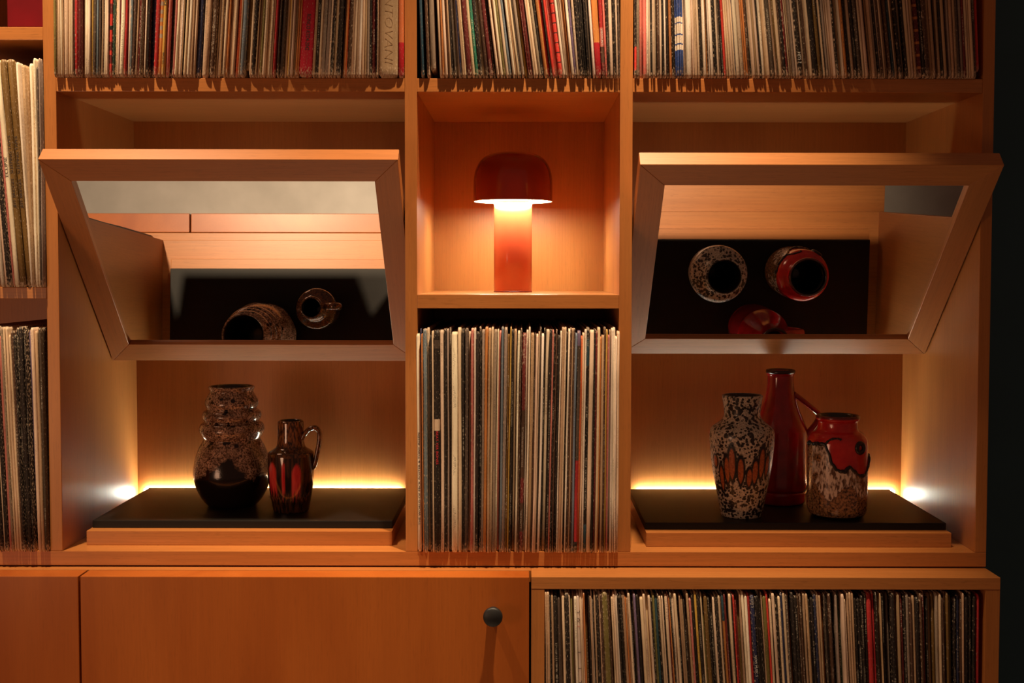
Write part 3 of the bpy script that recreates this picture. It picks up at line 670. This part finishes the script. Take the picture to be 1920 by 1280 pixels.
def write_mesh(name, geos):
    """geos: list of (verts, faces, per-vertex colour+wear, ink+density, uv offset)"""
    V, Fc, Cc, Ik, UVo = [], [], [], [], []
    for vs, fs, cs, ik, uo_, loc in geos:
        o = len(V); V += vs; Fc += [tuple(i + o for i in f) for f in fs]; Cc += cs; Ik += [ik] * len(vs); UVo += [(loc[i][0] + 0.3 * loc[i][1] + uo_, loc[i][2]) for i in range(len(vs))]
    me = bpy.data.meshes.new(name); me.from_pydata(V, [], Fc); me.update()
    a = me.color_attributes.new('sleeve', 'FLOAT_COLOR', 'POINT'); a.data.foreach_set('color', [x for c in Cc for x in c])
    a = me.color_attributes.new('ink', 'FLOAT_COLOR', 'POINT'); a.data.foreach_set('color', [x for c in Ik for x in c])
    a = me.attributes.new('fold', 'FLOAT', 'POINT'); a.data.foreach_set('value', [(1.0, 1.0, 0.25, 0.0, 0.25, 1.0, 1.0)[i % 7] for i in range(len(V))])
    uvl = me.uv_layers.new(name='spine')
    uvl.data.foreach_set('uv', [x for lp in me.loops for x in UVo[lp.vertex_index]])
    smooth(me)
    me.materials.append(M_SLEEVE)
    return me
def text_mesh(body, size, mat, shear=0.0, ext=0.00003, thin=0.0):
    cu = bpy.data.curves.new('t', 'FONT'); cu.body = body; cu.size = size; cu.align_x = 'CENTER'; cu.align_y = 'CENTER'; cu.extrude = ext; cu.shear = shear; cu.resolution_u = 2; cu.offset = thin
    ob = bpy.data.objects.new('t', cu); col.objects.link(ob)
    dg = bpy.context.evaluated_depsgraph_get(); dg.update()
    me = bpy.data.meshes.new_from_object(ob.evaluated_get(dg)); me.name = 'spine_lettering'
    bpy.data.objects.remove(ob); bpy.data.curves.remove(cu)
    me.materials.clear(); me.materials.append(mat)
    return me
def spine_text(parent, t, body, zc, size, mat, upward, length=None, shear=0.0, label=None, lift=0.00010, thin=0.0):
    me = text_mesh(body, size, mat, shear, 0.00003, thin)
    if length:
        xs = [v.co.x for v in me.vertices]; k_ = length / max(1e-6, max(xs) - min(xs))
        for v in me.vertices: v.co.x *= k_
    o = link('spine_lettering', me, parent, (t / 2, -lift, zc))
    o.rotation_euler = Matrix(((0, -1, 0), (0, 0, -1), (1, 0, 0))).to_euler() if upward else Matrix(((0, 1, 0), (0, 0, -1), (-1, 0, 0))).to_euler()
    if label: prop(o, label)
    return o
ONES = 'first second third fourth fifth sixth seventh eighth ninth tenth eleventh twelfth thirteenth fourteenth fifteenth sixteenth seventeenth eighteenth nineteenth'.split()
TENS = ['', '', 'twent', 'thirt', 'fort', 'fift', 'sixt', 'sevent', 'eight', 'ninet']
def ordinal(n):
    if n < 20: return ONES[n - 1]
    t, o = divmod(n, 10)
    return TENS[t] + ('ieth' if o == 0 else 'y-' + ONES[o - 1])

SCALE = {'T1': (0.00073404, -0.71958), 'T2': (0.00073377, -0.71937), 'T3': (0.00073350, -0.71905), 'CC': (0.00074548, -0.72983), 'BB': (0.00072988, -0.71432)}
recs = []
for key, (toks, xa, xb, zf, lean, weight, where, enda, endb) in ROW.items():
    items = [(mm.group(1), float(mm.group(2)), mm.group(3)) for mm in re.finditer(r'([A-Za-z.!])([\d.]+)(?:\*(\w+))?(?:@[\d.]+)?', toks)]
    tot = sum(i[1] for i in items)
    k_ = (xb - xa) / tot
    if key in ('LA', 'LB'): k_ = 1 / 1346.0; xa = xb - tot * k_
    # some sleeves have a measured place along the shelf; the widths in between are fitted to it
    ank = [(i, float(a_)) for i, a_ in ((i, (q.split('@') + [''])[1]) for i, q in enumerate(toks.split())) if a_]
    wid = [i[1] * k_ for i in items]; off_ = [sum(wid[:i]) for i in range(len(items) + 1)]
    if key in SCALE and ank:
        ka, kb = SCALE[key]
        pts = [(0.0, xa)] + [(off_[i], max(xa, ka * a_ + kb)) for i, a_ in ank if i > 0] + [(off_[-1], xb)]
        edges = [pl(pts, o_) for o_ in off_]
    else: edges = [xa + o_ for o_ in off_]
    idx = 0
    cnt = sum(1 for i in items if i[0] not in '.!')
    for n_, (c, w, sp) in enumerate(items):
        x = edges[n_]; t = edges[n_ + 1] - x
        if c == '.': continue
        worn = c in WORN; cc = WORN.get(c, c) if c != '!' else c
        if c != '!': idx += 1
        fr = (x + t / 2 - xa) / (xb - xa)
        recs.append(dict(row=key, c=cc, worn=worn, t=t, x=x, zf=zf, sp=sp, lean=pl(lean, fr), area=weight * w, where=where,
                         ord=(idx, enda) if (idx <= cnt / 2 and enda != 'far') else (cnt + 1 - idx, endb)))
FRONT = {'BB': -0.0500}
singles = sorted([r for r in recs if r['c'] != '!'], key=lambda r: -(r['area'] + (1e6 if r['sp'] else 0)))
keep = set(id(r) for r in singles[:300])
rest = []
GROUP = {'T1': 'records on the top shelf', 'T2': 'records on the top shelf', 'T3': 'records on the top shelf', 'CC': 'records stacked under the lamp', 'BB': 'records in the low cabinet', 'LA': 'records in the side bay', 'LB': 'records in the side bay'}
for i, r in enumerate(recs):
    rnd = random.Random(i * 7 + 3)
    base_y = FRONT.get(r['row'], -0.0072)
    y = base_y + rnd.uniform(-0.0030, 0.0020)
    if rnd.random() < 0.14 and r['c'] != '!': y = base_y + rnd.uniform(0.0045, 0.0095)
    h = 0.3145 + rnd.uniform(-0.0025, 0.0015)
    if r['row'] in ('CC', 'LA', 'LB') and rnd.random() < 0.45: h -= rnd.choice((0.003, 0.005, 0.008, 0.010))
    if r['row'] == 'BB': h = min(h, 0.3150) - rnd.choice((0, 0, 0.002, 0.004, 0.007))
    lift = 0.0
    if r['sp'] == 'short': lift = 0.010; y = base_y + 0.006
    t = r['t'] * (0.91 if r['t'] > 0.003 else 0.84)
    x = r['x'] + r['t'] * 0.05
    th = R(r['lean'])
    # a sleeve that leans rests on its lower corner
    rot = Matrix.Rotation(th, 4, 'Y')
    off = t * math.sin(th) if th > 0 else 0.0
    locv = Vector((x, y, r['zf'] + off + lift + 0.0002))
    if r['c'] == '!':
        color, label = BOXES[r['sp']]
        bx = empty('boxed_set', locv, label, 'box set'); bx.rotation_euler = (0, th, 0)
        bands = [0, 0.004, 0.012, 0.05, 0.1, 0.2, 0.3, h - 0.004, h]
        if 'orangered' in r['sp']: bands = [0, 0.004, 0.0475, 0.048, 0.12, 0.2, 0.3, h - 0.004, h]
        vs, fs, n = sleeve_geo(t, h, LP_D - 0.004, i, bands, 0.0, 0.0)
        cs = []
        for v in vs:
            cl = color if not ('orangered' in r['sp'] and v[2] < 0.0477) else (0.50, 0.012, 0.022)
            cs.append((*cl, 0.15 if r['sp'] != 'mantovani' else 0.25))
        me = write_mesh('box_shell', [(vs, fs, cs, (0.1, 0.05, 0.03, 0.0), i * 0.613, vs)])
        link('box_shell', me, bx)
        if r['sp'] == 'ronco': spine_text(bx, t, 'RONCO RTD4-2042', 0.0610, 0.0080, M_INK_BLACK, False, 0.049, label='black lettering')
        if r['sp'] == 'mantovani': spine_text(bx, t, 'MANTOVANI', 0.0815, 0.0172, M_INK_GOLD, False, 0.124, 0.20, label='brown lettering', thin=-0.00042)
        continue
    bd = BAND.get(r['sp'], [])
    ez = sorted({0.0, 0.004, h * 0.25, h * 0.5, h * 0.75, h - 0.004, h} | {q for a, b_, _ in bd for q in (a + 0.0003, a - 0.0003, b_ - 0.0003, b_ + 0.0003) if 0.0005 < q < h - 0.0005})
    vs, fs, n = sleeve_geo(t, h, LP_D, i, ez, 0.0 if r['sp'] else rnd.uniform(0.0, 0.0005), 0.0 if r['sp'] else 0.0005)
    jit = rnd.uniform(0.84, 1.10); tint = (jit, jit * rnd.uniform(0.96, 1.03), jit * rnd.uniform(0.90, 1.06))
    bc = tuple(min(0.92, a * b_) for a, b_ in zip(PAL[r['c']], tint))
    wear = (rnd.uniform(0.62, 0.85) if r['worn'] else rnd.uniform(0.10, 0.42))
    cs = []
    for v in vs:
        cl = bc; wv = wear
        for a, b_, q in bd:
            if a <= v[2] <= b_: cl = PAL[q]; wv = 0.15
        cs.append((*cl, wv))
    ik = (*ink_for(r['c']), 1.0 if r['sp'] in ('orangetag', 'dots', 'maroon', 'mdark', 'bluetag') or (rnd.random() < 0.72 and not r['sp']) else 0.0)
    if r['sp'] == 'bluebars': ik = (0.045, 0.085, 0.30, 1.0)
    if id(r) in keep:
        me = write_mesh('record', [(vs, fs, cs, ik, i * 0.613, vs)])
        o = link('record', me, None, locv); o.rotation_euler = (0, th, 0)
        look = ('scuffed ' if r['worn'] else '') + CNAME[r['c']]
        nth, end = r['ord']
        SPL = {'telstar': 'yellow record lettered in black, its neighbour pink, on the shelf above the brown vase', 'foster': 'cream record with upward black lettering at the jug end of the lamp stack',
               'bones': 'thick black record with red lettering near the jug end of the lamp stack', 'eclipse': 'wide white record with bold black title beside the gold spines',
               'hits': 'black record with a white HITS 7 title on the shelf above the red bottle', 'nowmusic': 'wide navy record lettered NOW MUSIC in the low cabinet row',
               'joy': 'white record with large spaced letters near the black knob'}
        lab = SPL.get(r['sp']) or '%s record, %s from %s end of the %s' % (look, ordinal(nth), end, r['where'])
        prop(o, lab, 'record', GROUP[r['row']])
        s = r['sp']
        if s == 'telstar':
            spine_text(o, t, 'TELSTAR', 0.0250, 0.0036, M_INK_BLACK, True, 0.0165); spine_text(o, t, 'DEEP HEAT', 0.118, 0.0046, M_INK_BLACK, True, 0.042)
        elif s == 'foster': spine_text(o, t, 'THE WORLD OF MICK FOSTER & TONY ALLEN', 0.103, 0.0040, M_INK_BLACK, True, 0.130)
        elif s == 'bones':
            spine_text(o, t, 'BEAT YER BONES', 0.1475, 0.0044, M_INK_RED, False, 0.046)
        elif s == 'eclipse':
            spine_text(o, t, 'ECLIPSE', 0.166, 0.0058, M_INK_BLACK, True, 0.027)
        elif s == 'tapes':
            spine_text(o, t, 'JEFF BRIDGES', 0.130, 0.0052, M_INK_BLACK, True, 0.040); spine_text(o, t, 'SLEEPING TAPES', 0.183, 0.0052, M_INK_BLACK, True, 0.052)
        elif s == 'hits': spine_text(o, t, 'HITS 7', 0.0270, 0.0055, M_INK_WHITE, False, 0.0150)
        elif s == 'nowmusic':
            spine_text(o, t, 'NOW MUSIC 5', 0.213, 0.0048, M_INK_WHITE, False, 0.029); spine_text(o, t, 'NOW 5', 0.301, 0.0048, M_INK_WHITE, False, 0.014)
        elif s == 'joy':
            for ch, zz in (('L', 0.287), ('O', 0.276), ('I', 0.231), ('T', 0.209), ('L', 0.190), ('O', 0.180)):
                spine_text(o, t, ch, zz, 0.0065, M_INK_BLACK, True)
            spine_text(o, t, '/', 0.267, 0.0065, M_INK_RED, True)
        elif s == 'viscount': spine_text(o, t, 'VISCOUNT', 0.055, 0.0034, M_INK_WHITE, False, 0.022)
    else:
        mw = Matrix.Translation(locv) @ rot
        rest.append(([tuple(mw @ Vector(v)) for v in vs], fs, cs, ik, i * 0.613, vs))
if rest:
    o = link('records', write_mesh('records', rest), None)
    prop(o, 'the thinnest record spines filling in between the wider ones', 'records', kind='stuff')

# ------------------------------------------------------------------ red box in the side bay
rb = empty('storage_box', (-0.690, 0.010, L1T), 'plain dark red box on the side shelf above the gold spines', 'box')
box('box_body', -0.7175, -0.6638, 0.012, 0.30, L1T + 0.0003, L1T + 0.20, M_REDBOX, rb, 0.003, (-0.690, 0.010, L1T))
box('box_lid', -0.7180, -0.6632, 0.011, 0.302, L1T + 0.2003, L1T + 0.25, M_REDBOX, rb, 0.003, (-0.690, 0.010, L1T))
